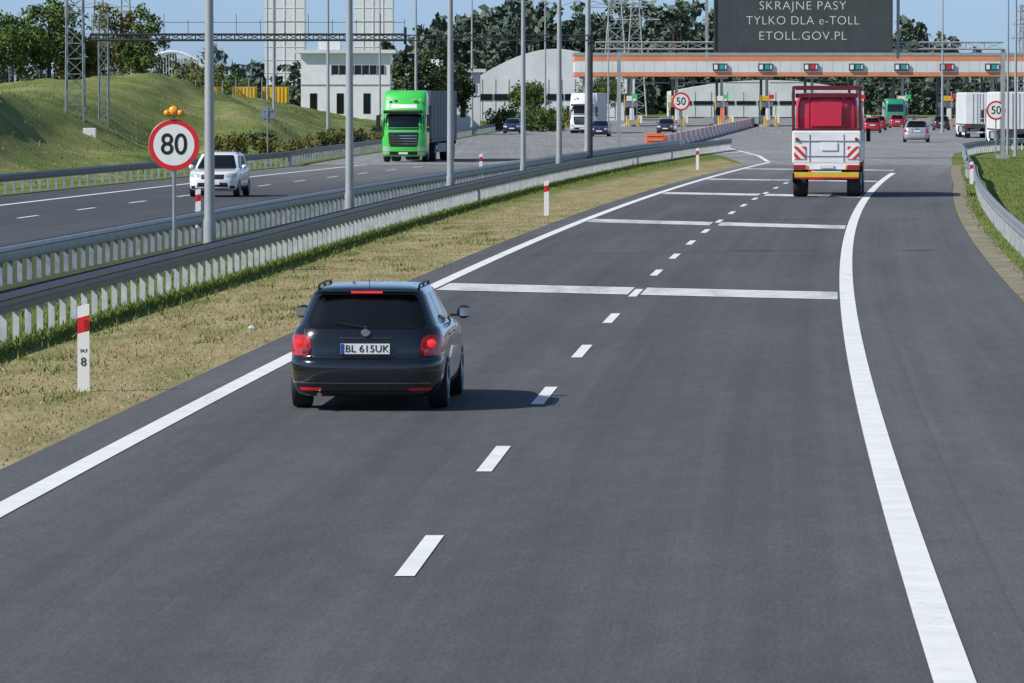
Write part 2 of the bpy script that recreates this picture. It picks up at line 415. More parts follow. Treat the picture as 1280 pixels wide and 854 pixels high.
WAGON=[(.17,.14,4.36,.76,.18),(.20,.06,4.46,.82,.22),(.30,.01,4.54,.870,.28),(.42,.0,4.56,.89,.3),(.55,.0,4.56,.895,.3),(.60,.02,4.55,.895,.3),
 (.635,.08,4.52,.895,.3),(.75,.09,4.44,.895,.3),(.84,.11,4.26,.89,.3),(.91,.13,3.85,.872,.3),(.965,.16,3.42,.845,.28),(1.0,.19,3.22,.80,.24),(1.12,.25,3.02,.752,.22),
 (1.25,.32,2.80,.70,.20),(1.36,.39,2.62,.655,.20),(1.40,.42,2.52,.63,.20),(1.43,.47,2.45,.585,.2),(1.452,.60,2.3,.50,.2),(1.465,.85,2.0,.34,.2)]
HATCH=[(.17,.14,3.76,.74,.18),(.20,.06,3.88,.80,.22),(.30,.01,3.96,.845,.28),(.42,.0,3.98,.865,.3),(.55,.0,3.98,.87,.3),(.60,.02,3.97,.87,.3),
 (.66,.07,3.93,.87,.3),(.75,.09,3.86,.87,.3),(.84,.12,3.68,.86,.3),(.91,.15,3.32,.85,.3),(.965,.19,2.95,.825,.28),(1.0,.23,2.80,.79,.26),(1.12,.31,2.62,.74,.25),
 (1.25,.41,2.42,.69,.24),(1.36,.53,2.2,.645,.24),(1.41,.60,2.08,.615,.25),(1.445,.7,1.95,.56,.25),(1.47,.85,1.75,.46,.25),(1.482,1.05,1.55,.3,.2)]
SUV=[(.22,.14,3.80,.76,.18),(.26,.06,3.90,.82,.22),(.32,.01,3.97,.86,.26),(.42,.0,3.98,.88,.28),(.55,.0,3.98,.885,.28),(.60,.02,3.98,.885,.28),
 (.66,.05,3.97,.885,.28),(.75,.07,3.95,.885,.28),(.86,.10,3.88,.88,.28),(.93,.12,3.6,.87,.28),(.98,.15,3.10,.85,.26),(1.01,.19,2.90,.82,.24),(1.15,.25,2.72,.79,.22),
 (1.30,.33,2.50,.75,.22),(1.44,.42,2.26,.71,.22),(1.50,.48,2.12,.68,.22),(1.54,.56,2.0,.62,.22),(1.565,.7,1.85,.52,.2),(1.575,.9,1.65,.36,.2)]
def make_car(name,kind,paint,loc,rz,scale=1.,plate=None,hero=False):
    e=empty(name,loc,rz,scale)
    S={'wagon':WAGON,'hatch':HATCH,'suv':SUV}[kind]; L=4.56 if kind=='wagon' else 3.98
    KZ[0]=1.22 if kind=='suv' else 1.0
    V,F=loft(S,4); mb=MB(); mb.add(V,F,0)
    ob=mb.build('body',[paint,M_black],e)
    wr,wx=.315,S[4][3]-.11; wy=(.90,L-.92) if kind=='wagon' else (.66,L-.80)
    bvh=BVHTree.FromPolygons([Vector(v) for v in V],F)
    cb=MB()
    for y in wy: cb.cyl((-2,y,wr+.02),(2,y,wr+.02),.375,m=0,n=32)
    cut=cb.build('cut',[M_black])
    md=ob.modifiers.new('b','BOOLEAN'); md.operation='DIFFERENCE'; md.object=cut; md.solver='EXACT'
    dg=bpy.context.evaluated_depsgraph_get(); me2=bpy.data.meshes.new_from_object(ob.evaluated_get(dg))
    ob.modifiers.clear()
    if len(me2.vertices)>200: ob.data=me2
    bpy.data.objects.remove(cut)
    me=ob.data; me.polygons.foreach_set('use_smooth',[True]*len(me.polygons)); me.set_sharp_from_angle(angle=math.radians(35))
    mb=MB(); mb.box((0,L/2,.42),(1.25,L-.5,.42),0); mb.build('underbody',[M_black],e)
    mb=MB()
    for y in wy:
        for s in(-1,1): wheel(mb,s*wx,y,wr,wr,.215,s)
    mb.build('wheels',[M_rub,M_rim,M_black],e,smooth=40)
    g=MB()
    if kind=='wagon':
        panel(g,bvh,'back',[(.97,-.60,.60),(.985,-.655,.655),(1.02,-.675,.675),(1.2,-.62,.62),(1.31,-.57,.57),(1.34,-.55,.55),(1.352,-.51,.51)],0,nx=18)
    else: panel(g,bvh,'back',[(.985,-.60,.60),(1.0,-.66,.66),(1.03,-.675,.675),(1.2,-.625,.625),(1.33,-.56,.56),(1.355,-.54,.54),(1.368,-.49,.49)],0)
    panel(g,bvh,'front',[(.99,-.66,.66),(1.02,-.70,.70),(1.2,-.62,.62),(1.36,-.54,.54),(1.385,-.48,.48)],0)
    if kind=='wagon': doors=[(.46,1.12,.62,1.1),(1.17,2.02,1.15,1.98),(2.07,3.02,2.03,2.48)]
    else: doors=[(.62,.92,.82,.92),(.97,1.72,.97,1.68),(1.77,2.62,1.73,2.08)]
    for a,b,c,d in doors:
        both(g,bvh,[(1.01,a+.02,b-.04),(1.03,a,b-.0),(1.2,(a+c)/2,(b+d)/2),(1.345,c,d),(1.365,c+.03,d-.05)],0,nx=10)
    g.build('windows',[M_glass],e,smooth=30)
    t=MB()
    mats=[M_black,M_tail,M_brk,M_lens,M_plate,M_chrome,M_blue,M_tailw,paint,M_sred]
    x1=S[8][3]-.005
    mirror_panels(t,bvh,'back',[(.65,.66,x1-.04),(.67,.63,x1-.01),(.76,.62,x1),(.85,.64,x1),(.89,.69,x1-.03)],1,off=.008)
    for s in (1,-1):
        v='right' if s>0 else 'left'
        panel(t,bvh,v,[(.67,.16,.33),(.76,.16,.40),(.86,.18,.42),(.885,.22,.38)],1,nx=8)
        t.lathe((s*.755,.076,.80),[(.052,.0),(.048,-.006),(.028,-.010),(.001,-.012)],2,16,'Y')
        t.lathe((s*.70,.074,.70),[(.030,.0),(.024,-.006),(.001,-.008)],7,12,'Y')
    mirror_panels(t,bvh,'back',[(.755,.63,x1-.02),(.763,.63,x1-.02)],7,off=.011,sub=1)
    mirror_panels(t,bvh,'back',[(.245,.50,.74),(.280,.50,.75)],9,nx=8)
    panel(t,bvh,'back',[(.175,-.62,.62),(.235,-.70,.70)],0)
    panel(t,bvh,'back',[(.330,-.74,.74),(.336,-.74,.74)],5,nx=18,sub=1)
    panel(t,bvh,'back',[(.622,-.60,.60),(.634,-.60,.60)],0,sub=1)
    mirror_panels(t,bvh,'back',[(.63,.592,.604),(.66,.592,.604)],0,nx=1)
    mirror_panels(t,bvh,'back',[(.89,.69,.70),(.97,.70,.712)],0,nx=1)
    panel(t,bvh,'back',[(.64,-.36,.36),(.82,-.33,.33)],8,off=.003)
    panel(t,bvh,'back',[(.845,-.30,.30),(.868,-.30,.30)],5 if kind!='wagon' else 0,off=.01)
    yp=S[7][1]-.03
    t.box((0,yp,.735),(.58,.016,.135),0); t.box((0,yp-.012,.735),(.56,.012,.122),4); t.box((-.26,yp-.020,.735),(.036,.006,.116),6)
    t.lathe((0,S[9][1]-.03,.92),[(.001,-.012),(.042,-.012),(.052,-.0),(.052,.02)],5,20,'Y')
    yS=S[14][1]
    if kind=='wagon':
        t.box((0,yS-.00,1.402),(1.14,.15,.022),8,0,math.radians(-6)); t.box((0,yS-.08,1.392),(.36,.014,.024),2)
        t.box((0,yS+.03,1.372),(1.20,.05,.02),0)
    else:
        z=1+(1.425-1)*KZ[0]; t.box((0,yS-.02,z),(1.06,.17,.03),8,0,math.radians(-8)); t.box((0,yS-.108,z-.01),(.36,.014,.026),2)
    t.cyl((0,.17,.985),(0,.135,.99),.018,m=0); t.cyl((0,.14,.985),(-.36,.185,1.045),.008,.005,0,6)
    t.cyl((-.52,.0,.19),(-.52,.25,.19),.03,m=5,n=12)
    hz=.0 if kind!='suv' else .08
    mirror_panels(t,bvh,'front',[(.62+hz,.50,.80),(.66+hz,.44,.84),(.73+hz,.46,.84),(.76+hz,.60,.82)],3,nx=10)
    panel(t,bvh,'front',[(.63,-.40,.40),(.72+hz,-.42,.42)],0); panel(t,bvh,'front',[(.27,-.50,.50),(.30,-.58,.58),(.43+hz,-.52,.52)],0)
    mirror_panels(t,bvh,'front',[(.30,.62,.76),(.40,.62,.78)],0,nx=6)
    t.box((0,L+.005,.50),(.52,.02,.112),4)
    t.lathe((0,L-.06,.69),[(.001,.08),(.055,.08),(.06,.05)],5,18,'Y')
    for yy in ([1.14,2.05,3.06] if kind=='wagon' else [.96,1.75,2.65]):
        both(t,bvh,[(.33,yy-.005,yy+.005),(.6,yy-.005,yy+.005),(.97,yy-.005,yy+.005)],0,nx=1)
    for yy in ([1.25,2.18] if kind=='wagon' else [1.06,1.88]):
        for s in(-1,1): t.box((s*(S[9][3]+.004),yy+.06,.86),(.03,.17,.025),8)
    both(t,bvh,[(.23,wy[0]+.42,wy[1]-.42),(.30 if kind!='suv' else .38,wy[0]+.42,wy[1]-.42)],0)
    ym=doors[-1][1]-.12
    for s in(-1,1):
        t.lathe((s*.95,ym,1.06),[(.001,-.06),(.07,-.055),(.085,0),(.075,.06),(.001,.1)],8 if not hero else 0,14,'Y')
        t.box((s*.98,ym,1.06),(.10,.09,.12),8 if not hero else 0)
        t.box((s*.975,ym-.058,1.06),(.13,.006,.10),5)
        t.box((s*.86,ym+.02,1.02),(.14,.05,.03),0)
    if kind in('wagon','suv'):
        zt=1.468 if kind=='wagon' else 1.57; y1=2.3 if kind=='wagon' else 1.9; xr=.575 if kind=='wagon' else .60
        P=[(.60,zt-.04),(.72,zt),(1.4,zt+.010),(y1-.15,zt),(y1,zt-.035)]
        for s in(-1,1):
            for (a,za),(b,zb) in zip(P,P[1:]): t.cyl((s*xr,a,za),(s*xr,b,zb),.013,m=0,n=8)
            for yy in (.66,1.4,y1-.06): t.box((s*xr,yy,zt-.025),(.024,.07,.04),0)
        t.cyl((0,.74,1.45),(0,.66,1.53),.004,m=0,n=5)
    t.build('trim',mats,e,smooth=35)
    if plate: text('plate_text',plate,.118,(.02,yp-.0205,.733),M_black,e,0,.0005,.98,1.04)
    KZ[0]=1.
    return e
P_blk=carpaint('black',(.005,.007,.011),.1,.22)
yc=65.4; make_car('black_station_wagon','wagon',P_blk,(-1.72,yc,.012),-math.atan(SL(yc+2)),(1.03,1.05,.995),'BL 615UK',True)
def oncoming(y): return math.pi-math.atan(SL(min(y,330)))
P_wh=carpaint('white',(.80,.81,.81),0.); P_sil=carpaint('silver',(.50,.51,.52),.5); P_bl=carpaint('blue',(.015,.03,.09)); P_dk=carpaint('dark_grey',(.03,.033,.04)); P_rd=carpaint('red',(.45,.02,.03))
make_car('white_suv','suv',P_wh,(-10.6,208.5,.012),oncoming(206),(1.03,1.08,1.03))
make_car('blue_hatchback','hatch',P_bl,(.2,555,.012),math.pi-.06)
make_car('blue_hatchback','hatch',P_bl,(8.2,512,.012),math.pi-.08)
make_car('dark_hatchback','hatch',P_dk,(15.4,553,.012),math.pi-.1)
make_car('silver_hatchback','hatch',P_sil,(32.2,446,.012),-.06,1.2)
for nm,p,x,y in [('red_hatchback',P_rd,36.0,560),('red_hatchback',P_rd,39.2,600),('dark_hatchback',P_dk,28.8,520),('dark_hatchback',P_dk,46.0,600),('white_hatchback',P_wh,47.0,560),('silver_hatchback',P_sil,52,590),('dark_hatchback',P_dk,33.5,640),('red_hatchback',P_rd,44,640),('blue_hatchback',P_bl,57,620)]:
    make_car(nm,'hatch',p,(x,y,.012),-.05,1.05)
# ---------------- articulated lorry
def make_lorry(name,cabp,trp,loc,rz,length=16.,trw=2.52,sign=True):
    e=empty(name,loc,rz); Lc=length
    S=[(.32,Lc-2.2,Lc-.12,1.16,.2),(.45,Lc-2.3,Lc+.02,1.23,.3),(.9,Lc-2.3,Lc+.06,1.25,.32),(1.5,Lc-2.3,Lc+.06,1.25,.32),(1.95,Lc-2.3,Lc+.02,1.25,.32),(2.4,Lc-2.3,Lc-.1,1.25,.3),(2.85,Lc-2.3,Lc-.2,1.24,.3),
       (3.1,Lc-2.3,Lc-.3,1.23,.30),(3.6,Lc-2.3,Lc-.5,1.21,.3),(3.92,Lc-2.3,Lc-.75,1.16,.3),(4.0,Lc-2.2,Lc-1.1,1.0,.3)]
    V,F=loft(S,3,kf=.2); mb=MB(); mb.add(V,F,0); mb.build('cab',[cabp],e,smooth=35)
    bvh=BVHTree.FromPolygons([Vector(v) for v in V],F)
    t=MB(); mats=[M_black,M_glass,M_lens,M_plate,M_chrome,cabp,M_tail,M_swhite]
    panel(t,bvh,'front',[(1.93,-1.05,1.05),(1.98,-1.14,1.14),(2.6,-1.12,1.12),(2.68,-1.08,1.08)],1)
    panel(t,bvh,'front',[(1.80,-1.16,1.16),(1.90,-1.16,1.16)],0)
    panel(t,bvh,'front',[(.85,-.72,.72),(1.0,-.80,.80),(1.55,-.86,.86),(1.66,-.82,.82)],0,off=.006)
    for z in (1.0,1.15,1.3,1.45): panel(t,bvh,'front',[(z,-.76,.76),(z+.035,-.77,.77)],4,off=.02,sub=1)
    panel(t,bvh,'front',[(.40,-.75,.75),(.60,-.8,.8)],0,off=.006)
    mirror_panels(t,bvh,'front',[(.62,.80,1.12),(.68,.78,1.16),(.82,.82,1.18),(.86,.92,1.16)],2,nx=8)
    mirror_panels(t,bvh,'front',[(.42,.82,1.1),(.54,.82,1.12)],2,nx=8)
    t.box((0,Lc+.0,2.80),(2.2,.32,.13),0,0,math.radians(-12))
    panel(t,bvh,'front',[(3.0,-.72,.72),(3.22,-.70,.70)],7 if sign else 5,off=.006)
    for x in(-.9,-.55,.55,.9): t.box((x,Lc-.40,3.48),(.16,.1,.1),2)
    both(t,bvh,[(1.75,Lc-1.35,Lc-.32),(1.9,Lc-1.4,Lc-.3),(2.55,Lc-1.4,Lc-.42),(2.62,Lc-1.35,Lc-.5)],1,nx=8)
    for s in(-1,1):
        t.box((s*1.42,Lc-.1,2.3),(.22,.12,.62),0); t.box((s*1.42,Lc-.1,1.8),(.22,.12,.24),0); t.box((s*1.32,Lc-.16,2.62),(.2,.05,.05),0)
    t.box((0,Lc+.09,.50),(.52,.02,.112),3)
    t.build('cab_fittings',mats,e,bevel=0)
    w=MB()
    for y in (Lc-1.4,):
        for s in(-1,1): wheel(w,s*1.08,y,.52,.52,.32,s,spokes=8)
    for y in (Lc-5.0,1.6,2.9,4.2):
        for s in(-1,1): wheel(w,s*1.0,y,.52,.52,.5,s,spokes=8)
    w.build('wheels',[M_rub,M_rim,M_dark],e,smooth=40)
    b=MB(); LT=Lc-2.75
    b.box((0,LT/2,2.6),(trw,LT,2.75),0)
    b.build('trailer_body',[trp],e,bevel=.04)
    c=MB()
    c.box((0,LT/2,1.17),(trw+.02,LT+.02,.10),0)
    for s in(-1,1):
        c.box((s*.45,Lc/2-.2,.95),(.12,Lc-1.6,.28),0)
        c.box((s*1.2,LT/2+.8,.75),(.04,4.2,.5),1)
        for k in range(int(LT/1.6)): c.box((s*(trw/2+.012),.5+k*1.6,2.6),(.02,.05,2.6),1)
    c.box((0,.02,1.0),(2.4,.12,.22),0); c.box((0,.05,.5),(2.3,.1,.13),1)
    for s in(-1,1): c.box((s*.98,-.05,1.0),(.42,.04,.14),2)
    c.box((0,-.02,2.6),(.04,.03,2.6),1)
    for s in (-1,1):
        for q in (.25,.6): c.cyl((s*q,-.04,1.3),(s*q,-.04,3.9),.02,m=1,n=6)
    c.box((0,-.03,.5),(.52,.02,.11),3)
    c.build('chassis',[M_dark,M_grey,M_tail,M_plate],e)
    return e
P_gn=carpaint('green',(.06,.60,.08),0.,.35)
M_tr=pm('grey_tarpaulin',(.11,.12,.14),.6,var=.12,scale=.8); M_trw=pm('white_tarpaulin',(.74,.75,.75),.6,var=.08,scale=.8)
def place_on(y0,L,X,ang):
    d=Vector((-math.sin(ang),math.cos(ang))); return (X-d.x*L,y0-d.y*L,.012)
a=oncoming(315); make_lorry('green_lorry',P_gn,M_tr,place_on(312,16,-6.05,a),a)
a=math.pi-.09; make_lorry('white_lorry',P_wh,M_trw,place_on(551,16,6.9,a),a)
make_lorry('white_lorry',P_wh,M_trw,(37.2,414,.012),-.02)
make_lorry('white_lorry',P_wh,M_trw,(40.9,490,.012),-.02)
# ---------------- red and white lorry seen from behind
def stripes_mat():
    m,nt,bs=newmat('red_white_chevrons'); v=coord(nt)
    s=nt.nodes.new('ShaderNodeSeparateXYZ'); nt.links.new(v,s.inputs[0])
    ax=math_(nt,'ABSOLUTE',s.outputs[0])
    f=math_(nt,'LESS_THAN',math_(nt,'FRACT',math_(nt,'MULTIPLY',math_(nt,'SUBTRACT',s.outputs[2],ax),3.2)),.5)
    nt.links.new(mixc(nt,f,(.78,.78,.77),(.65,.03,.03)),bs.inputs['Base Color']); bs.inputs['Roughness'].default_value=.4
    return m
M_chev=stripes_mat()
def red_lorry(loc,rz):
    e=empty('red_lorry',loc,rz)
    M_r=pm('crimson_body',(.62,.015,.055),.38,0.,var=.12,scale=.8,coat=.5); M_rd=pm('dark_red_frame',(.13,.012,.02),.45,var=.2)
    M_w=pm('white_body_panel',(.80,.81,.82),.4,var=.08,scale=1.2,coat=.3)
    V,F=loft([(2.42,.30,7.6,1.17,.14),(2.9,.29,7.6,1.18,.14),(3.4,.30,7.6,1.17,.15),(3.62,.34,7.5,1.12,.18),(3.74,.42,7.4,1.0,.2),(3.80,.62,7.3,.9,.2)],3,kr=.10)
    mb=MB(); mb.add(V,F,0); mb.build('upper_body',[M_r],e,smooth=35)
    f=MB()
    for s in(-1,1):
        f.box((s*1.21,.22,3.2),(.10,.16,1.66),0); f.box((s*1.2,4,4.0),(.12,7.4,.1),0)
        f.box((s*.62,.24,3.05),(.05,.06,1.15),0)
    f.box((0,.22,3.98),(2.28,.16,.16),0); f.box((0,.25,3.70),(2.28,.06,.16),0)
    f.box((0,.22,3.02),(1.10,.03,.88),2)
    for y in (1.8,3.6,5.4,7.4): f.box((0,y,4.0),(2.28,.1,.08),0)
    f.box((0,.24,2.47),(2.52,.2,.07),0)
    f.build('frame',[M_rd,M_black,M_r],e,bevel=.015)
    b=MB(); b.box((0,3.9,1.83),(2.5,7.6,1.18),0); b.build('lower_body',[M_w],e,bevel=.05)
    t=MB()
    t.box((0,.085,2.05),(2.3,.03,.04),1); t.box((0,.085,1.50),(2.3,.03,.03),1)
    for x in(-.62,.62): t.box((x,.085,1.8),(.025,.03,1.0),1)
    for s in(-1,1):
        t.box((s*.97,.08,1.62),(.42,.03,.46),2)
        t.box((s*.98,.05,1.10),(.44,.08,.16),3); t.box((s*.72,.05,1.10),(.06,.06,.14),6)
        t.box((s*1.02,.12,.86),(.36,.06,.28),0)
        t.box((s*1.22,.5,.7),(.03,1.1,.36),0)
        t.cyl((s*1.08,.02,2.12),(s*1.08,.10,2.12),.06,m=7,n=14)
    t.box((0,.12,1.12),(2.4,.12,.22),9); t.box((0,.02,1.12),(.52,.03,.13),5)
    t.box((0,.02,.82),(2.36,.08,.18),4); t.box((0,.02,.70),(2.36,.07,.05),8)
    t.box((0,.0,.93),(1.1,.05,.05),5)
    t.box((0,4.2,.95),(.9,7.4,.3),0)
    t.box((.1,.07,1.85),(.6,.02,.3),9)
    t.build('rear_fittings',[M_black,M_grey,M_chev,M_tail,M_yel,M_plate,M_amb,M_tail,M_red,M_swhite],e,bevel=.008)
    w=MB()
    for y in (1.2,2.5,7.0,9.4):
        for s in(-1,1): wheel(w,s*(.98 if y<6 else 1.06),y,.52,.52,.5 if y<6 else .33,s,spokes=8)
    w.build('wheels',[M_rub,M_rim,M_dark],e,smooth=40)
    V,F=loft([(.5,8.2,10.0,1.2,.2),(1.0,8.1,10.1,1.25,.3),(2.,8.1,10.1,1.25,.3),(2.8,8.1,9.9,1.24,.3),(3.3,8.1,9.6,1.15,.3),(3.45,8.2,9.3,1.,.3)],3)
    mb=MB(); mb.add(V,F,0); mb.build('cab',[M_r],e,smooth=35)
    bvh=BVHTree.FromPolygons([Vector(v) for v in V],F); g=MB()
    panel(g,bvh,'front',[(1.9,-1.1,1.1),(2.7,-1.05,1.05)],0); both(g,bvh,[(1.9,8.8,9.8),(2.6,8.8,9.6)],0)
    for s in(-1,1): g.box((s*1.38,9.9,2.2),(.16,.12,.5),1)
    g.build('cab_windows',[M_glass,M_black],e)
red_lorry((11.45,204,.012),-math.atan(SL(208)))
# ---------------- lamp posts
def street_lamp(x,y,r=.11,h=13,arms=2,az=0):
    mb=MB(); mb.cyl((0,0,0),(0,0,.9),r*1.35,r*1.3,0,14); mb.cyl((0,0,.9),(0,0,h),r*1.12,r*.55,0,14)
    mb.cyl((0,0,0),(0,0,.04),r*2.2,m=0,n=14)
    for s in ((-1,1) if arms==2 else (-1,)):
        mb.cyl((0,0,h-.05),(s*1.6,0,h+.45),.045,.04,0,8)
        mb.box((s*1.95,0,h+.5),(.8,.3,.12),1)
    ob=mb.build('street_lamp',[M_pole,M_grey],smooth=40); ob.location=(x,y,0); ob.rotation_euler=(0,0,az); return ob
for px,y,r in [(262,127,.11),(437,161,.11),(563,196,.11),(654,229,.10),(699,258,.12),(735,300,.18)]:
    street_lamp((px-640)*y/7000.,y,r)
for x,y,r in [(-12.8,390,.12),(-17.0,400,.1),(-7.8,455,.12),(-4.,560,.12),(-12.5,530,.11),(1.2,620,.12),(3.5,590,.11),(-20.5,470,.1),(5.5,640,.12),(11,640,.1),(31.0,345,.09),(29.9,338,.07),(43,560,.12),(60,560,.12)]:
    street_lamp(x,y,r,14,2)
# ---------------- signs
def speed_sign(x,y,zc,r,txt,lamp=False,rz=0):
    e=empty('speed_limit_sign',(x,y,0),rz); mb=MB()
    mb.cyl((0,.05,0),(0,.05,zc+r*.8),.04,m=0,n=10)
    if lamp: mb.cyl((0,.05,zc),(0,.05,zc+r+.25),.03,m=0,n=8)
    mb.box((0,.045,zc+.2),(.5,.03,.05),0); mb.box((0,.045,zc-.2),(.5,.03,.05),0)
    mb.build('post',[M_galv],e)
    d=MB(); n=48
    d.lathe((0,0,zc),[(.001,.02),(r,.02),(r,.0),(r*.985,-.004)],0,n,'Y')
    d.lathe((0,0,zc),[(r*.985,-.005),(r*.80,-.005)],1,n,'Y')
    d.lathe((0,0,zc),[(r*.80,-.006),(.001,-.006)],2,n,'Y')
    d.build('disc',[M_galv,M_sred,M_swhite],e)
    text('numerals',txt,r*1.16,(0,-.0105,zc-.01*r),M_black,e,0,.010*r,.92)
    if lamp:
        l=MB()
        for dx,dz,rr in ((0,r+.17,.125),(-.14,r+.13,.08),(.14,r+.13,.08)):
            l.lathe((dx,0,zc+dz),[(.001,.07),(rr*.9,.07),(rr,.02),(rr,-.03)],0,20,'Y')
            l.lathe((dx,0,zc+dz),[(rr*.92,-.03),(rr*.8,-.06),(rr*.4,-.085),(.001,-.09)],1,20,'Y')
        l.build('warning_lamp',[M_yel,M_amb],e,smooth=50)
speed_sign(-7.12,118,2.67,.54,'80',True)
speed_sign(10.25,340,3.36,.56,'50'); speed_sign(28.5,330,2.85,.57,'50')
speed_sign(-13.3,305,2.7,.42,'',False,math.pi)
def delineator(x,y,txt=False,z0=0.,h=1.1):
    e=empty('delineator_post',(x,y,z0)); mb=MB(); w,d=.15,.07
    def pr(z0,z1,s0,s1,m):
        vs=[]
        for z,(dl,dr) in((z0,s0),(z1,s1)): vs+=[(-w/2,-d/2,z+dl),(w/2,-d/2,z+dr),(w/2*.8,d/2,z+dr),(-w/2*.8,d/2,z+dl)]
        mb.add(vs,[(0,1,5,4),(1,2,6,5),(2,3,7,6),(3,0,4,7),(4,5,6,7),(3,2,1,0)],m)
    pr(0,h*.66,(0,0),(0,.04),0); pr(h*.66,h*.84,(0,.04),(0,.04),1); pr(h*.84,h-.03,(0,.04),(0,.03),0)
    mb.box((.03,-d/2-.003,h*.76),(.05,.006,h*.12),2)
    mb.build('post',[M_swhite,M_sred,M_tail],e)
    if txt:
        text('marker_text','8',.15,(0,-d/2-.004,h*.34),M_black,e,0,0.); text('marker_text','34,7',.055,(0,-d/2-.004,h*.47),M_black,e)
delineator(-5.36,70,True); delineator(1.06,172.7); delineator(9.3,281)
delineator(-8.8,157); delineator(-1.41,253); delineator(C(235)+7.85,235,z0=0,h=.95); delineator(-5.36-4.,20); delineator(C(120)-5.8+.0,-20)
# ---------------- gantries and lattice masts
def lattice(mb,base,h,w0,w1,n,r=.035,m=0):
    bx,by,bz=base; P=[]
    for i in range(n+1):
        t=i/n; w=w0+(w1-w0)*t; z=bz+h*t
        P.append([Vector((bx+sx*w/2,by+sy*w/2,z)) for sx,sy in((-1,-1),(1,-1),(1,1),(-1,1))])
    for i in range(n):
        for k in range(4):
            mb.cyl(P[i][k],P[i+1][k],r,m=m,n=5)
            a,b=(P[i][k],P[i+1][(k+1)%4]) if i%2 else (P[i][(k+1)%4],P[i+1][k])
            mb.cyl(a,b,r*.6,m=m,n=4); mb.cyl(P[i+1][k],P[i+1][(k+1)%4],r*.6,m=m,n=4)
def truss_beam(mb,x0,x1,y,z,h,w,n,r=.05,m=0):
    P=[]
    for i in range(n+1):
        x=x0+(x1-x0)*i/n
        P.append([Vector((x,y+sy*w/2,z+sz*h)) for sy,sz in((-1,0),(1,0),(1,1),(-1,1))])
    for k in range(4): mb.cyl(P[0][k],P[-1][k],r,m=m,n=6)
    for i in range(n):
        for k in range(4):
            a,b=(P[i][k],P[i+1][(k+1)%4]) if i%2 else (P[i][(k+1)%4],P[i+1][k])
            mb.cyl(a,b,r*.5,m=m,n=4); mb.cyl(P[i][k],P[i][(k+1)%4],r*.5,m=m,n=4)
e=empty('variable_message_sign_gantry'); mb=MB()
YG=330
truss_beam(mb,4.9,28.9,YG,6.45,.40,.7,22,.05)
for x in (6.3,28.9):
    mb.box((x,YG-.25,3.2),(.22,.12,6.5),0); mb.box((x,YG+.25,3.2),(.22,.12,6.5),0)
    for k in range(8): mb.cyl((x,YG-.2,.4+k*.8),(x,YG+.2,.8+k*.8),.03,m=0,n=5)
    mb.box((x,YG,.12),(.7,1.0,.24),1)
for x in (11.45,22.7): mb.box((x,YG-.25,8.0),(.18,.12,4.2),0)
mb.build('frame',[M_pole,M_conc],e)
mb=MB(); mb.box((17.08,YG-.75,8.15),(10.3,.6,3.7),0)
mb.box((17.08,YG-1.06,10.02),(10.5,.12,.12),1); mb.box((17.08,YG-1.06,6.28),(10.5,.12,.08),1)
for s in(-1,1): mb.box((17.08+s*5.2,YG-1.06,8.15),(.1,.12,3.6),1)
for k in range(1,8): mb.box((17.08-5.15+k*1.2875,YG-1.052,8.15),(.012,.004,3.6),1)
mb.build('display_cabinet',[M_vms,M_dark],e)
for s,z in (('SKRAJNE PASY',8.97),('TYLKO DLA e-TOLL',8.10),('ETOLL.GOV.PL',7.20)):
    text('display_text',s,.72,(17.05,YG-1.06,z),M_led,e,0,-.012,.98 if len(s)>13 else 1.04,1.08)
e=empty('overhead_gantry'); mb=MB(); YL=294
truss_beam(mb,-22.1,-5.6,YL,6.62,.3,.5,24,.06); truss_beam(mb,-5.5,4.,YL,6.60,.28,.4,14,.03)
for k in range(14): mb.cyl((-22+k*1.26,YL-.3,6.9),(-22+k*1.26,YL-.3,7.7 if k%3 else 8.0),.02,m=0,n=4)
mb.cyl((-22,YL-.3,7.55),(-5.6,YL-.3,7.55),.02,m=0,n=4)
mb.cyl((4.1,YL,0),(4.1,YL,6.9),.14,m=0,n=10); mb.cyl((-5.6,YL,6.4),(-5.6,YL,7.3),.08,m=0,n=8)
mb.build('beam',[M_dark],e)
mb=MB(); lattice(mb,(-22.9,YL,0),10.5,1.0,.8,13,.05); lattice(mb,(-21.7,YL+4,0),8,.5,.5,11,.04)
mb.build('mast',[M_galv],e)
mb=MB(); mb.box((-21.7,YL-6.,1.5),(.65,.5,1.1),0); mb.box((-21.7,YL-6,.5),(.5,.4,.9),1); mb.build('cabinet',[M_white,M_conc],e,bevel=.02)
for x,y,h,w in ((17.5*1.0,950,26,5.),(22,1000,24,4.),(-104,1000,30,5),(-62,900,24,3.5),(-70,950,26,3.5),(69,760,16,1.2)):
    mb=MB(); lattice(mb,(x,y,0),h,w,w*.2,12,.10)
    for z,l in ((h*.72,w*1.1),(h*.84,w*.9),(h*.95,w*.7)):
        mb.cyl((x-l,y,z),(x+l,y,z),.1,m=0,n=5); mb.cyl((x-l,y,z),(x,y,z+.9),.07,m=0,n=4); mb.cyl((x+l,y,z),(x,y,z+.9),.07,m=0,n=4)
    mb.build('power_pylon',[M_pole])
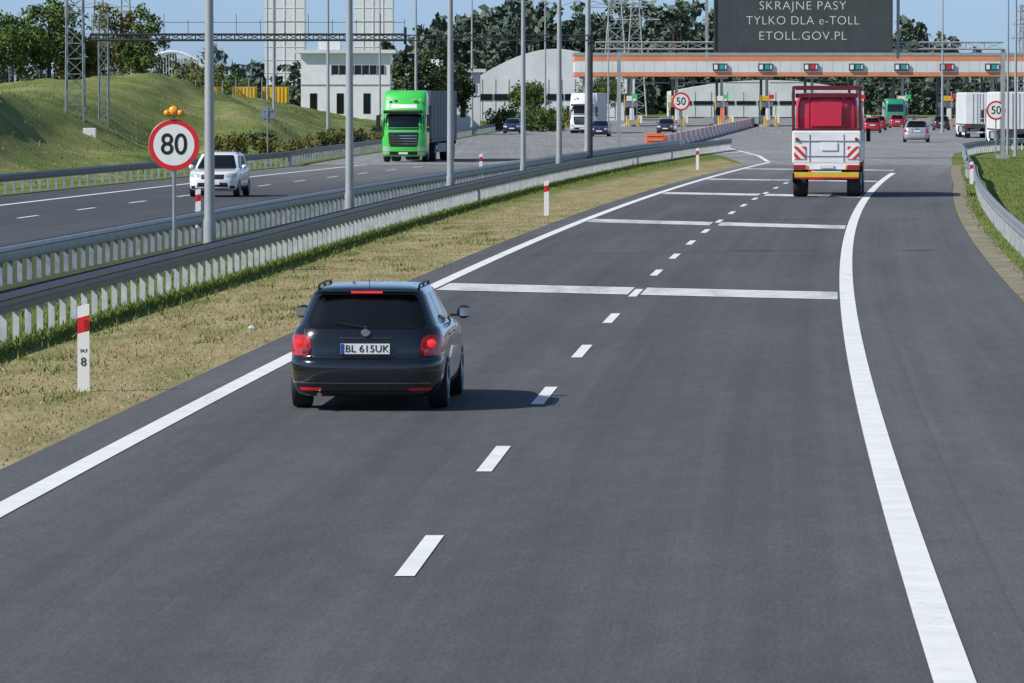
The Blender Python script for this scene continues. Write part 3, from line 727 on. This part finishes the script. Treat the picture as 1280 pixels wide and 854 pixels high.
# ---------------- median end : crash cushion and water-filled barriers
mb=MB(); 
mb.box((9.85,387,.58),(1.25,1.0,1.1),0)
for k in range(4): mb.box((10.0+k*.1,388.2+k*1.3,.5),(1.0,1.1,.95),0)
for k in range(3): mb.box((9.85,386.47,.3+k*.33),(1.1,.04,.07),1)
ob=mb.build('crash_cushion',[M_ora,M_org],bevel=.06)
mb=MB(); n=150
for i in range(n):
    t=i/n; x=10.6+19.6*t; y=393+307*t; rz=-math.atan2(19.6,307); L=307/n*.96
    d=Vector((math.sin(-rz),math.cos(rz),0)); nr=Vector((d.y,-d.x,0)); c=Vector((x,y,0))
    pr=[(-.3,0),(-.3,.2),(-.12,.42),(-.1,.95),(.1,.95),(.12,.42),(.3,.2),(.3,0)]
    vs=[c+nr*a+Vector((0,0,b+.012)) for a,b in pr]+[c+d*L+nr*a+Vector((0,0,b+.012)) for a,b in pr]
    k=8; mb.add(vs,[(j,(j+1)%k,k+(j+1)%k,k+j) for j in range(k)]+[tuple(range(k)),tuple(range(2*k-1,k-1,-1))],(i//3)%2)
mb.build('plastic_road_barrier',[pm('faded_red_plastic',(.82,.25,.20),.5),pm('white_plastic',(.84,.78,.76),.5)])
# ---------------- toll plaza
e=empty('toll_plaza_canopy'); YT=680; XL,XR=7.8,84
mb=MB()
W=XR-XL; xc=(XL+XR)/2
mb.box((xc,YT+10,7.6),(W-.6,19,1.9),0)
mb.build('roof',[M_offw],e)
mb=MB()
for yy in(YT,YT+20):
    mb.box((xc,yy,8.76),(W+.6,.5,.36),2); mb.box((xc,yy,8.23),(W+.4,.4,.70),0); mb.box((xc,yy,7.23),(W+.3,.4,1.30),1); mb.box((xc,yy,6.32),(W+.4,.4,.52),0)
for xx in (XL-.05,XR+.05):
    mb.box((xx,YT+10,8.23),(.3,19.4,.66),0); mb.box((xx,YT+10,7.23),(.25,19.4,1.26),1); mb.box((xx,YT+10,6.32),(.3,19.4,.48),0)
for k in range(60): mb.box((XL+.6+k*1.27,YT-.203,7.23),(.03,.006,1.28),2)
mb.build('fascia',[M_org,M_offw,M_grey],e)
mb=MB()
for i,x in enumerate(np.arange(22.5,83,5.5)):
    mb.box((x+2.7,YT-.35,7.2),(1.7,.28,.85),0); mb.box((x+2.95,YT-.5,7.2),(.55,.04,.55),1+(i*5+1)%3); mb.box((x+2.2,YT-.5,7.2),(.4,.04,.55),4); mb.box((x+3.4,YT-.5,7.2),(.15,.04,.5),4)
mb.build('lane_signals',[M_dark,M_teal,M_teal,M_sred,M_swhite],e)
mb=MB()
for i,x in enumerate(np.arange(9.,84,5.5)):
    for yy in (YT+2,YT+18): mb.box((x,yy,3.3),(.34,.34,6.5),0)
    mb.box((x,YT+2,5.9),(1.6,.3,.3),0)
    mb.box((x+2.7,YT+6,5.3),(4.2,.12,.12),0)
mb.build('columns',[M_pole],e)
M_boothw=pm('booth_panel',(.66,.68,.69),.4,var=.1)
for i,x in enumerate(np.arange(9.,84,5.5)):
    b=empty('toll_booth',(x,YT+2,0)); mb=MB()
    mb.box((0,2,.12),(1.9,26,.22),0)
    for s in(-1,1): mb.box((s*.55,-11.3,.55),(.2,.2,.75),1); mb.cyl((s*.7,-10,.2),(s*.7,-10,1.25),.11,m=1,n=10)
    mb.box((0,-10.5,.52),(.9,.8,.6),0)
    mb.box((0,3,.78),(1.5,3.2,1.1),2); mb.box((0,3,1.83),(1.42,3.1,1.0),3); mb.box((0,3,2.63),(1.7,3.6,.6),2)
    for sx in(-.73,.73):
        for sy in(1.42,3.,4.58): mb.box((sx,sy,1.83),(.09,.09,1.0),2)
    mb.box((0,-3,1.2),(.5,.6,2.0),4); mb.box((0,-6,2.2),(.12,.12,4.),5); mb.box((.3,-6.1,3.6),(.6,.15,.5),6 if i%2 else 7)
    mb.box((.0,-1.,3.4),(1.2,.12,.6),9+i%2); mb.box((-.9,-4.,2.9),(.12,.12,1.8),1); mb.box((.9,-8.,.9),(.5,.12,.9),10)
    mb.cyl((.6,7,.2),(.6,7,1.1),.12,m=1,n=8); mb.box((2.1,7,1.05),(3.,.07,.12),8)
    mb.build('booth_body',[M_conc,M_yel,M_boothw,M_glass,M_ora if i%3==0 else M_white,M_pole,M_grn,M_sred,M_red,M_yel,M_white],b)
def coach(name,paint,loc,rz):
    e=empty(name,loc,rz); V,F=loft([(.35,.1,11.9,1.2,.2),(.6,0,12,1.25,.25),(1.4,0,12,1.25,.25),(2.8,.05,11.8,1.23,.25),(3.2,.2,11.6,1.12,.3),(3.35,.5,11.2,.9,.3)],3)
    mb=MB(); mb.add(V,F,0); mb.build('body',[paint],e,smooth=35); bv=BVHTree.FromPolygons([Vector(v) for v in V],F); g=MB()
    panel(g,bv,'back',[(1.8,-.95,.95),(2.7,-.9,.9)],0); panel(g,bv,'front',[(1.2,-1.1,1.1),(2.8,-1.05,1.05)],0); both(g,bv,[(1.7,.8,11.2),(2.7,.8,11)],0)
    mirror_panels(g,bv,'back',[(.8,.85,1.1),(1.2,.85,1.1)],1); g.build('windows',[M_glass,M_tail],e)
    w=MB()
    for y in(2.8,9.5):
        for s in(-1,1): wheel(w,s*1.08,y,.5,.5,.32,s,spokes=8)
    w.build('wheels',[M_rub,M_rim,M_dark],e,smooth=40)
coach('green_coach',carpaint('teal_green',(.03,.32,.16)),(45.5,665,.012),-.03)
coach('white_coach',P_wh,(56.5,640,.012),-.03)
# ---------------- buildings
def building(name,x,y,w,d,h,cols,mw=None,band=.5):
    e=empty(name,(x,y,0)); mb=MB(); mb.box((0,0,h/2),(w,d,h),0)
    mb.box((0,0,h+.18),(w+1.2,d+1.2,.36),4); mb.box((-w*.2,1,h+.9),(w*.25,3,1.0),4)
    zb=h-1.7
    mb.box((w*.14,-d/2+.02,zb),(w*.6,.1,.95),3)
    for c in range(cols+1): mb.box((-w*.16+w*.6*c/cols,-d/2-.045,zb),(.09,.05,.95),1)
    for c in range(3): mb.box((-w*.36+c*w*.3,-d/2+.02,h*.36),(w*.08,.1,h*.26),3)
    mb.box((0,-d/2-.04,h*.6),(w+.02,.06,.1),2)
    for s in(-1,1): mb.box((s*w/2,0,zb),(.06,d*.7,1.1),3)
    mb.build('walls',[mw or M_white,M_grey,M_conc,M_glass,M_offw],e)
building('toll_office_building',-17.2,585,9.2,12,8.1,7)
building('toll_office_building',-6.9,600,7.,10,6.2,5,M_offw)
def tower_block(x,y,w,h):
    e=empty('white_tower_block',(x,y,0)); mb=MB(); mb.box((0,0,h/2),(w,12,h),0)
    for k in range(1,int(h/3)): mb.box((0,-6.03,k*3),(w+.05,.1,.16),1)
    for k in range(1,4): mb.box((-w/2+k*w/4,-6.06,h/2),(.16,.1,h-1),1)
    mb.box((0,0,h+.3),(w*.6,6,.6),1)
    mb.build('walls',[M_white,M_offw],e)
tower_block(-52.5,1300,9.2,33); tower_block(-32,1300,9.,32); 
def vault(x,y,w,d,h0,h1):
    e=empty('vaulted_hall',(x,y,0)); mb=MB(); n=20; pts=[(-w/2,0)]+[(-w/2+w*i/n,h0+(h1-h0)*math.sin(math.pi*i/n)) for i in range(n+1)]+[(w/2,0)]
    k=len(pts); vs=[(a,-d/2,b) for a,b in pts]+[(a,d/2,b) for a,b in pts]
    mb.add(vs,[(j,(j+1)%k,k+(j+1)%k,k+j) for j in range(k)],0); mb.add(vs,[tuple(range(k-1,-1,-1)),tuple(range(k,2*k))],1)
    for j in range(9): mb.box((-w/2+w*(j+.5)/9,-d/2-.05,h0*.55),(w/10,.12,h0*.15),2)
    for j in range(12): mb.box((-w/2+w*(j+.5)/12,-d/2-.03,h0*.5),(.08,.06,h0*.95),3)
    mb.build('shell',[M_offw,M_offw,M_glass,M_grey],e)
vault(6.5,860,24,30,6.4,10.8); vault(-13,930,15,20,6,8.4)
vault(45,1000,34,25,4.5,6.5)
e=empty('arched_bridge'); mb=MB()
for yy in(1500,1512):
    pr=None
    for i in range(17):
        t=i/16; p=Vector((-103+24*t,yy,8+7.5*math.sin(math.pi*t)))
        if pr is not None: mb.cyl(pr,p,.4,m=0,n=6); mb.cyl(p,(p.x,yy,8),.08,m=0,n=4)
        pr=p
mb.box((-91,1506,7.6),(60,14,1.),1)
for x in(-118,-103,-79,-64): mb.box((x,1506,3.6),(1.5,10,7.2),1)
mb.build('structure',[M_white,M_conc],e)
for x,y,w in ((-24.8,520,2.2),(-22.,522,2.4),(-27.6,521,1.2)):
    mb=MB(); mb.box((0,0,.9),(w,3,1.6),0); mb.box((0,0,1.76),(w+.1,3.1,.1),1)
    for k in range(7): mb.box((-w/2+w*(k+.5)/7,-1.53,.9),(w/18,.06,1.4),0)
    mb.box((-w*.3,-1.55,.04),(.2,.2,.08),1)
    ob=mb.build('yellow_site_container',[M_yel,M_dark]); ob.location=(x,y,2.9)
# ---------------- embankment
def Ledge(y):
    if y<300: return C(y)-28.7
    return float(np.interp(y,[300,350,400,500,575,700],[-12,-10.3,-8.2,-5,-2.5,.5]))
def sm(a,b,x):
    t=min(1,max(0,(x-a)/(b-a))); return t*t*(3-2*t)
from mathutils import noise as mnoise
def hill(x,y):
    d=Ledge(y)-1.2-x
    if d<=0: return -.05
    amp=float(np.interp(y,[120,200,240,300,380,440,520,620],[.2,.8,2.2,3.4,4.3,3.5,2.4,.0]))
    h=amp*sm(0,15,d)
    h+=2.9*math.exp(-((x+27.5)/3.4)**2-((y-262)/24)**2)*sm(0,5,d)
    h-=2.0*math.exp(-((x+20.5)/3.8)**2-((y-335)/26)**2)*sm(0,8,d)
    h+=1.1*math.exp(-((x+27)/5)**2-((y-400)/30)**2)
    h+=1.2*math.exp(-((x+17)/2.6)**2-((y-372)/16)**2)*sm(0,5,d)
    h+=.7*mnoise.noise(Vector((x*.22,y*.045,0)))*sm(0,6,d)+.16*mnoise.noise(Vector((x*.7,y*.2,3)))*sm(0,3,d)+.04*mnoise.noise(Vector((x*2.,y*.7,3)))*sm(0,2,d)
    h*=sm(-130,-90,x); h=max(h,.02)
    return h*sm(640,560,y) if y>560 else h-.0
V=[];F=[];nx,ny=170,260
for j in range(ny+1):
    y=110+530*j/ny
    for i in range(nx+1):
        t=i/nx; d=(t**1.6)*110; x=Ledge(y)-1.0-d; V.append((x,y,hill(x,y)+(-.05 if d<.1 else .02)))
for j in range(ny):
    for i in range(nx):
        k=j*(nx+1)+i; F.append((k,k+nx+1,k+nx+2,k+1))
me=bpy.data.meshes.new('grass_embankment'); me.from_pydata(V,[],F); me.materials.append(M_hill); me.polygons.foreach_set('use_smooth',[True]*len(me.polygons))
scene.collection.objects.link(bpy.data.objects.new('grass_embankment',me))
mb=MB(); pp=None
for k in range(34):
    y=405+k*2.; x=-54+k*1.0; z=hill(x,y); mb.cyl((x,y,z-.2),(x,y,z+2.0),.05,m=0,n=5)
    if pp: 
        for q in(.3,1.1,1.9): mb.cyl((pp[0],pp[1],pp[2]+q),(x,y,z+q),.018,m=0,n=4)
    pp=(x,y,z)
mb.build('wire_fence',[M_galv])
# ---------------- foliage
def leafcloud(cent,rad,per,size,flat=1.):
    cent=np.asarray(cent,float); n=len(cent); rad=np.broadcast_to(np.asarray(rad,float),(n,))
    c=np.repeat(cent,per,0); r=np.repeat(rad,per)
    d=rng.normal(size=c.shape); d/=np.linalg.norm(d,axis=1,keepdims=True)
    d[:,2]*=flat
    p=c+d*(r*rng.random(len(r))**.45)[:,None]
    a=rng.normal(size=c.shape); a/=np.linalg.norm(a,axis=1,keepdims=True)
    b=np.cross(a,rng.normal(size=c.shape)); b/=np.linalg.norm(b,axis=1,keepdims=True)
    s=size*(.5+rng.random(len(r)))[:,None]
    V=np.stack([p-a*s,p-b*s*.6,p+a*s,p+b*s*.6],1).reshape(-1,3)
    F=np.arange(len(V)).reshape(-1,4); return V,F
def crown(x,y,z0,h,w,nc,shape='round',fill=1.):
    out=[];rr=[]
    for _ in range(nc):
        while True:
            q=rng.uniform(-1,1,3)
            if shape=='round' and np.linalg.norm(q)<=1 and np.linalg.norm(q)>.3: break
            if shape=='cone' and math.hypot(q[0],q[1])<=(1-q[2])/2+.12: break
        out.append((x+q[0]*w/2,y+q[1]*w/2,z0+h*(q[2]+1)/2)); rr.append(w*rng.uniform(.10,.2)*fill)
    return out,rr
def tree(name,x,y,z,h,w,mat,nc=44,per=80,size=.16,shape='round',trunk=.24):
    e=empty(name,(x,y,z)); c,r=crown(0,0,h*trunk,h*(1-trunk),w,nc,shape,1.1)
    V,F=leafcloud(c,r,per,size); npmesh('crown',V,F,[mat],e)
    mb=MB(); mb.cyl((0,0,-.3),(0,0,h*.8),.03*h,.008*h,0,8)
    for q in c[::4]:
        zb=h*trunk+(q[2]-h*trunk)*.4; mb.cyl((0,0,zb),q,.012*h,.004*h,0,5)
    mb.build('trunk',[M_bark],e)
def bush(x,y,z,h,w,mat,n=16,per=60,size=.09):
    c=[(rng.uniform(-w/2,w/2)*.8,rng.uniform(-w/2,w/2)*.8,rng.uniform(.15,.85)*h) for _ in range(n)]
    V,F=leafcloud(c,[.26*h+.1*rng.random() for _ in c],per,size); ob=npmesh('shrub',V,F,[mat]); ob.location=(x,y,z)
for x,y,h,w,m in [(-38.5,432,5.8,5.5,L_tree),(-36.,436,7.5,5.2,L_tree),(-33.6,440,5.,4.,L_olive),(-41.5,440,7,6,L_dark),(-46,450,8,7,L_tree),(-36.2,520,11.5,4.6,L_olive),(-33.7,515,9.,4.,L_tree),
                  (-30,600,6,6,L_tree),(-35,610,7,7,L_olive),(-9.5,530,6.8,3.6,L_dark),(-7.6,532,8.2,4.2,L_dark),(-5.6,538,7.,3.6,L_dark),(12,740,7,6,L_tree),(2,660,5,5,L_tree)]:
    tree('broadleaf_tree',x,y,max(0,hill(x,y)),h,w,m)
for _ in range(15):
    y=rng.uniform(330,480); x=Ledge(y)-rng.uniform(2.0,5); bush(x,y,hill(x,y)-.1,rng.uniform(.5,1.4),rng.uniform(1.2,3.2),[L_tree,L_olive,L_olive,L_dark][int(rng.integers(4))])
for x,y in [(-15.5,318),(-16.6,322),(-14.4,325)]: bush(x,y,hill(x,y)-.1,1.2,2.0,L_olive)
for x,y in [(3.2,590),(4.5,600),(6,640),(-1.5,600),(2.5,575),(7.5,660)]: bush(x,y,0,2.4,4.5,L_olive if x>4 else L_tree,20,90,.14)
def belt(name,x0,x1,y0,y1,n,hmin,hmax,mat,per,size,nc=16,edge=True,low=.15,fill=1.05):
    cs=[];rs=[];mb=MB()
    for i in range(n):
        x=rng.uniform(x0,x1); y=rng.uniform(y0,y1); h=rng.uniform(hmin,hmax)
        if edge:
            t=min(x-x0,x1-x)/(x1-x0); h*=.62+.38*min(1,t*7)
        w=h*rng.uniform(.30,.46); sh='cone' if rng.random()<.5 else 'round'
        c,r=crown(x,y,h*low,h*(1-low),w,nc,sh,fill); cs+=c; rs+=list(np.array(r))
        mb.cyl((x,y,0),(x,y,h*.8),.22,.08,0,5)
    e=empty(name); V,F=leafcloud(cs,rs,per,size); npmesh('crowns',V,F,[mat],e); mb.build('trunks',[M_bark],e)
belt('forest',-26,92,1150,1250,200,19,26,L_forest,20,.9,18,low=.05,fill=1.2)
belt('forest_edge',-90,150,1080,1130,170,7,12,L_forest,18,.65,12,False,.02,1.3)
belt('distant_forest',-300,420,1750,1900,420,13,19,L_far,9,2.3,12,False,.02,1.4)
# grass blades
def blades(name,n,fx,hmin,hmax,mat,wd=.012):
    base=np.array([fx() for _ in range(n)])
    h=rng.uniform(hmin,hmax,n); a=rng.uniform(0,math.pi,n); l=rng.normal(0,.45,(n,2))*h[:,None]
    z=base[:,2] if base.shape[1]>2 else np.zeros(n)
    dx=np.cos(a)*wd*(1+h*2); dy=np.sin(a)*wd*(1+h*2)
    V=np.zeros((n,3,3)); V[:,0,0]=base[:,0]-dx; V[:,0,1]=base[:,1]-dy; V[:,1,0]=base[:,0]+dx; V[:,1,1]=base[:,1]+dy
    V[:,0,2]=z; V[:,1,2]=z
    V[:,2,0]=base[:,0]+l[:,0]; V[:,2,1]=base[:,1]+l[:,1]; V[:,2,2]=z+h
    npmesh(name,V.reshape(-1,3),np.arange(n*3).reshape(-1,3),[mat])
def f_green():
    y=50+260*random.random()**1.7; o=offN(y)+random.gauss(.35,.30) if random.random()<.75 else random.uniform(-10.5,-8.6)
    return (C(y)+o,y)
def f_dry():
    y=45+150*random.random()**1.5
    o=random.uniform(-8.6,-4.85); return (C(y)+o,y)
cl=[(random.uniform(50,160),random.uniform(-8.6,-5.1)) for _ in range(110)]
def f_cl():
    y,o=random.choice(cl); y+=random.gauss(0,.7); o+=random.gauss(0,.16); return (C(y)+o,y)
def f_right():
    y=90+240*random.random(); return (C(y)+random.uniform(7.5,12),y)
blades('verge_grass',30000,f_green,.04,.14,L_blade,.013)
blades('dry_grass',26000,f_dry,.015,.045,L_dry,.012)
blades('grass_clumps',5000,f_cl,.03,.09,L_blade,.012)
blades('roadside_grass',12000,f_right,.04,.12,L_blade,.014)
def f_hill():
    y=225+240*random.random(); x=Ledge(y)-1.5-24*random.random()**1.2; return (x,y,hill(x,y))
blades('embankment_tall_grass',9000,f_hill,.05,.20,L_hill,.03)
# stone on the verge
bpy.ops.mesh.primitive_ico_sphere_add(subdivisions=2,radius=.05,location=(C(88.7)-5.55,88.7,.03)); st=bpy.context.object; st.name='stone'; st.data.materials.append(M_offw); st.scale=(1.2,.9,.7)
for v in st.data.vertices: v.co*=1+.5*mnoise.noise(v.co*22)
# ---------------- world, sun, camera
w=bpy.data.worlds.new('World'); scene.world=w; w.use_nodes=True; nt=w.node_tree; bg=nt.nodes['Background']
sk=nt.nodes.new('ShaderNodeTexSky'); sk.sky_type='NISHITA'; sk.sun_disc=False
EL=math.radians(40); AZ=math.radians(25); S=Vector((-math.cos(AZ)*math.cos(EL),-math.sin(AZ)*math.cos(EL),math.sin(EL)))
sk.sun_elevation=EL; sk.sun_rotation=math.atan2(S.x,S.y); sk.air_density=1.; sk.dust_density=.3; sk.ozone_density=2.; sk.altitude=300
tc=nt.nodes.new('ShaderNodeTexCoord'); sp=nt.nodes.new('ShaderNodeSeparateXYZ'); nt.links.new(tc.outputs['Generated'],sp.inputs[0])
f=ramp(nt,sp.outputs[2],[(.0,1.),(.22,0.)])
hz=mixc(nt,1.,sk.outputs[0],(.50,.76,1.45),'MULTIPLY')
nt.links.new(mixc(nt,f,sk.outputs[0],hz),bg.inputs[0]); bg.inputs[1].default_value=.105
sd=bpy.data.lights.new('sun','SUN'); sd.energy=5.0; sd.angle=math.radians(.5); sd.color=(1,.965,.90)
so=bpy.data.objects.new('sun',sd); scene.collection.objects.link(so); so.rotation_euler=S.to_track_quat('Z','Y').to_euler()
cd=bpy.data.cameras.new('camera'); co=bpy.data.objects.new('camera',cd); scene.collection.objects.link(co); scene.camera=co
cd.sensor_width=36; cd.lens=36*7000/1280; cd.clip_start=.5; cd.clip_end=20000
co.location=(0,0,3.7); co.rotation_euler=(math.radians(90)-math.atan(307/7000),0,0)
scene.view_settings.view_transform='Standard'; scene.view_settings.look='None'; scene.view_settings.exposure=0
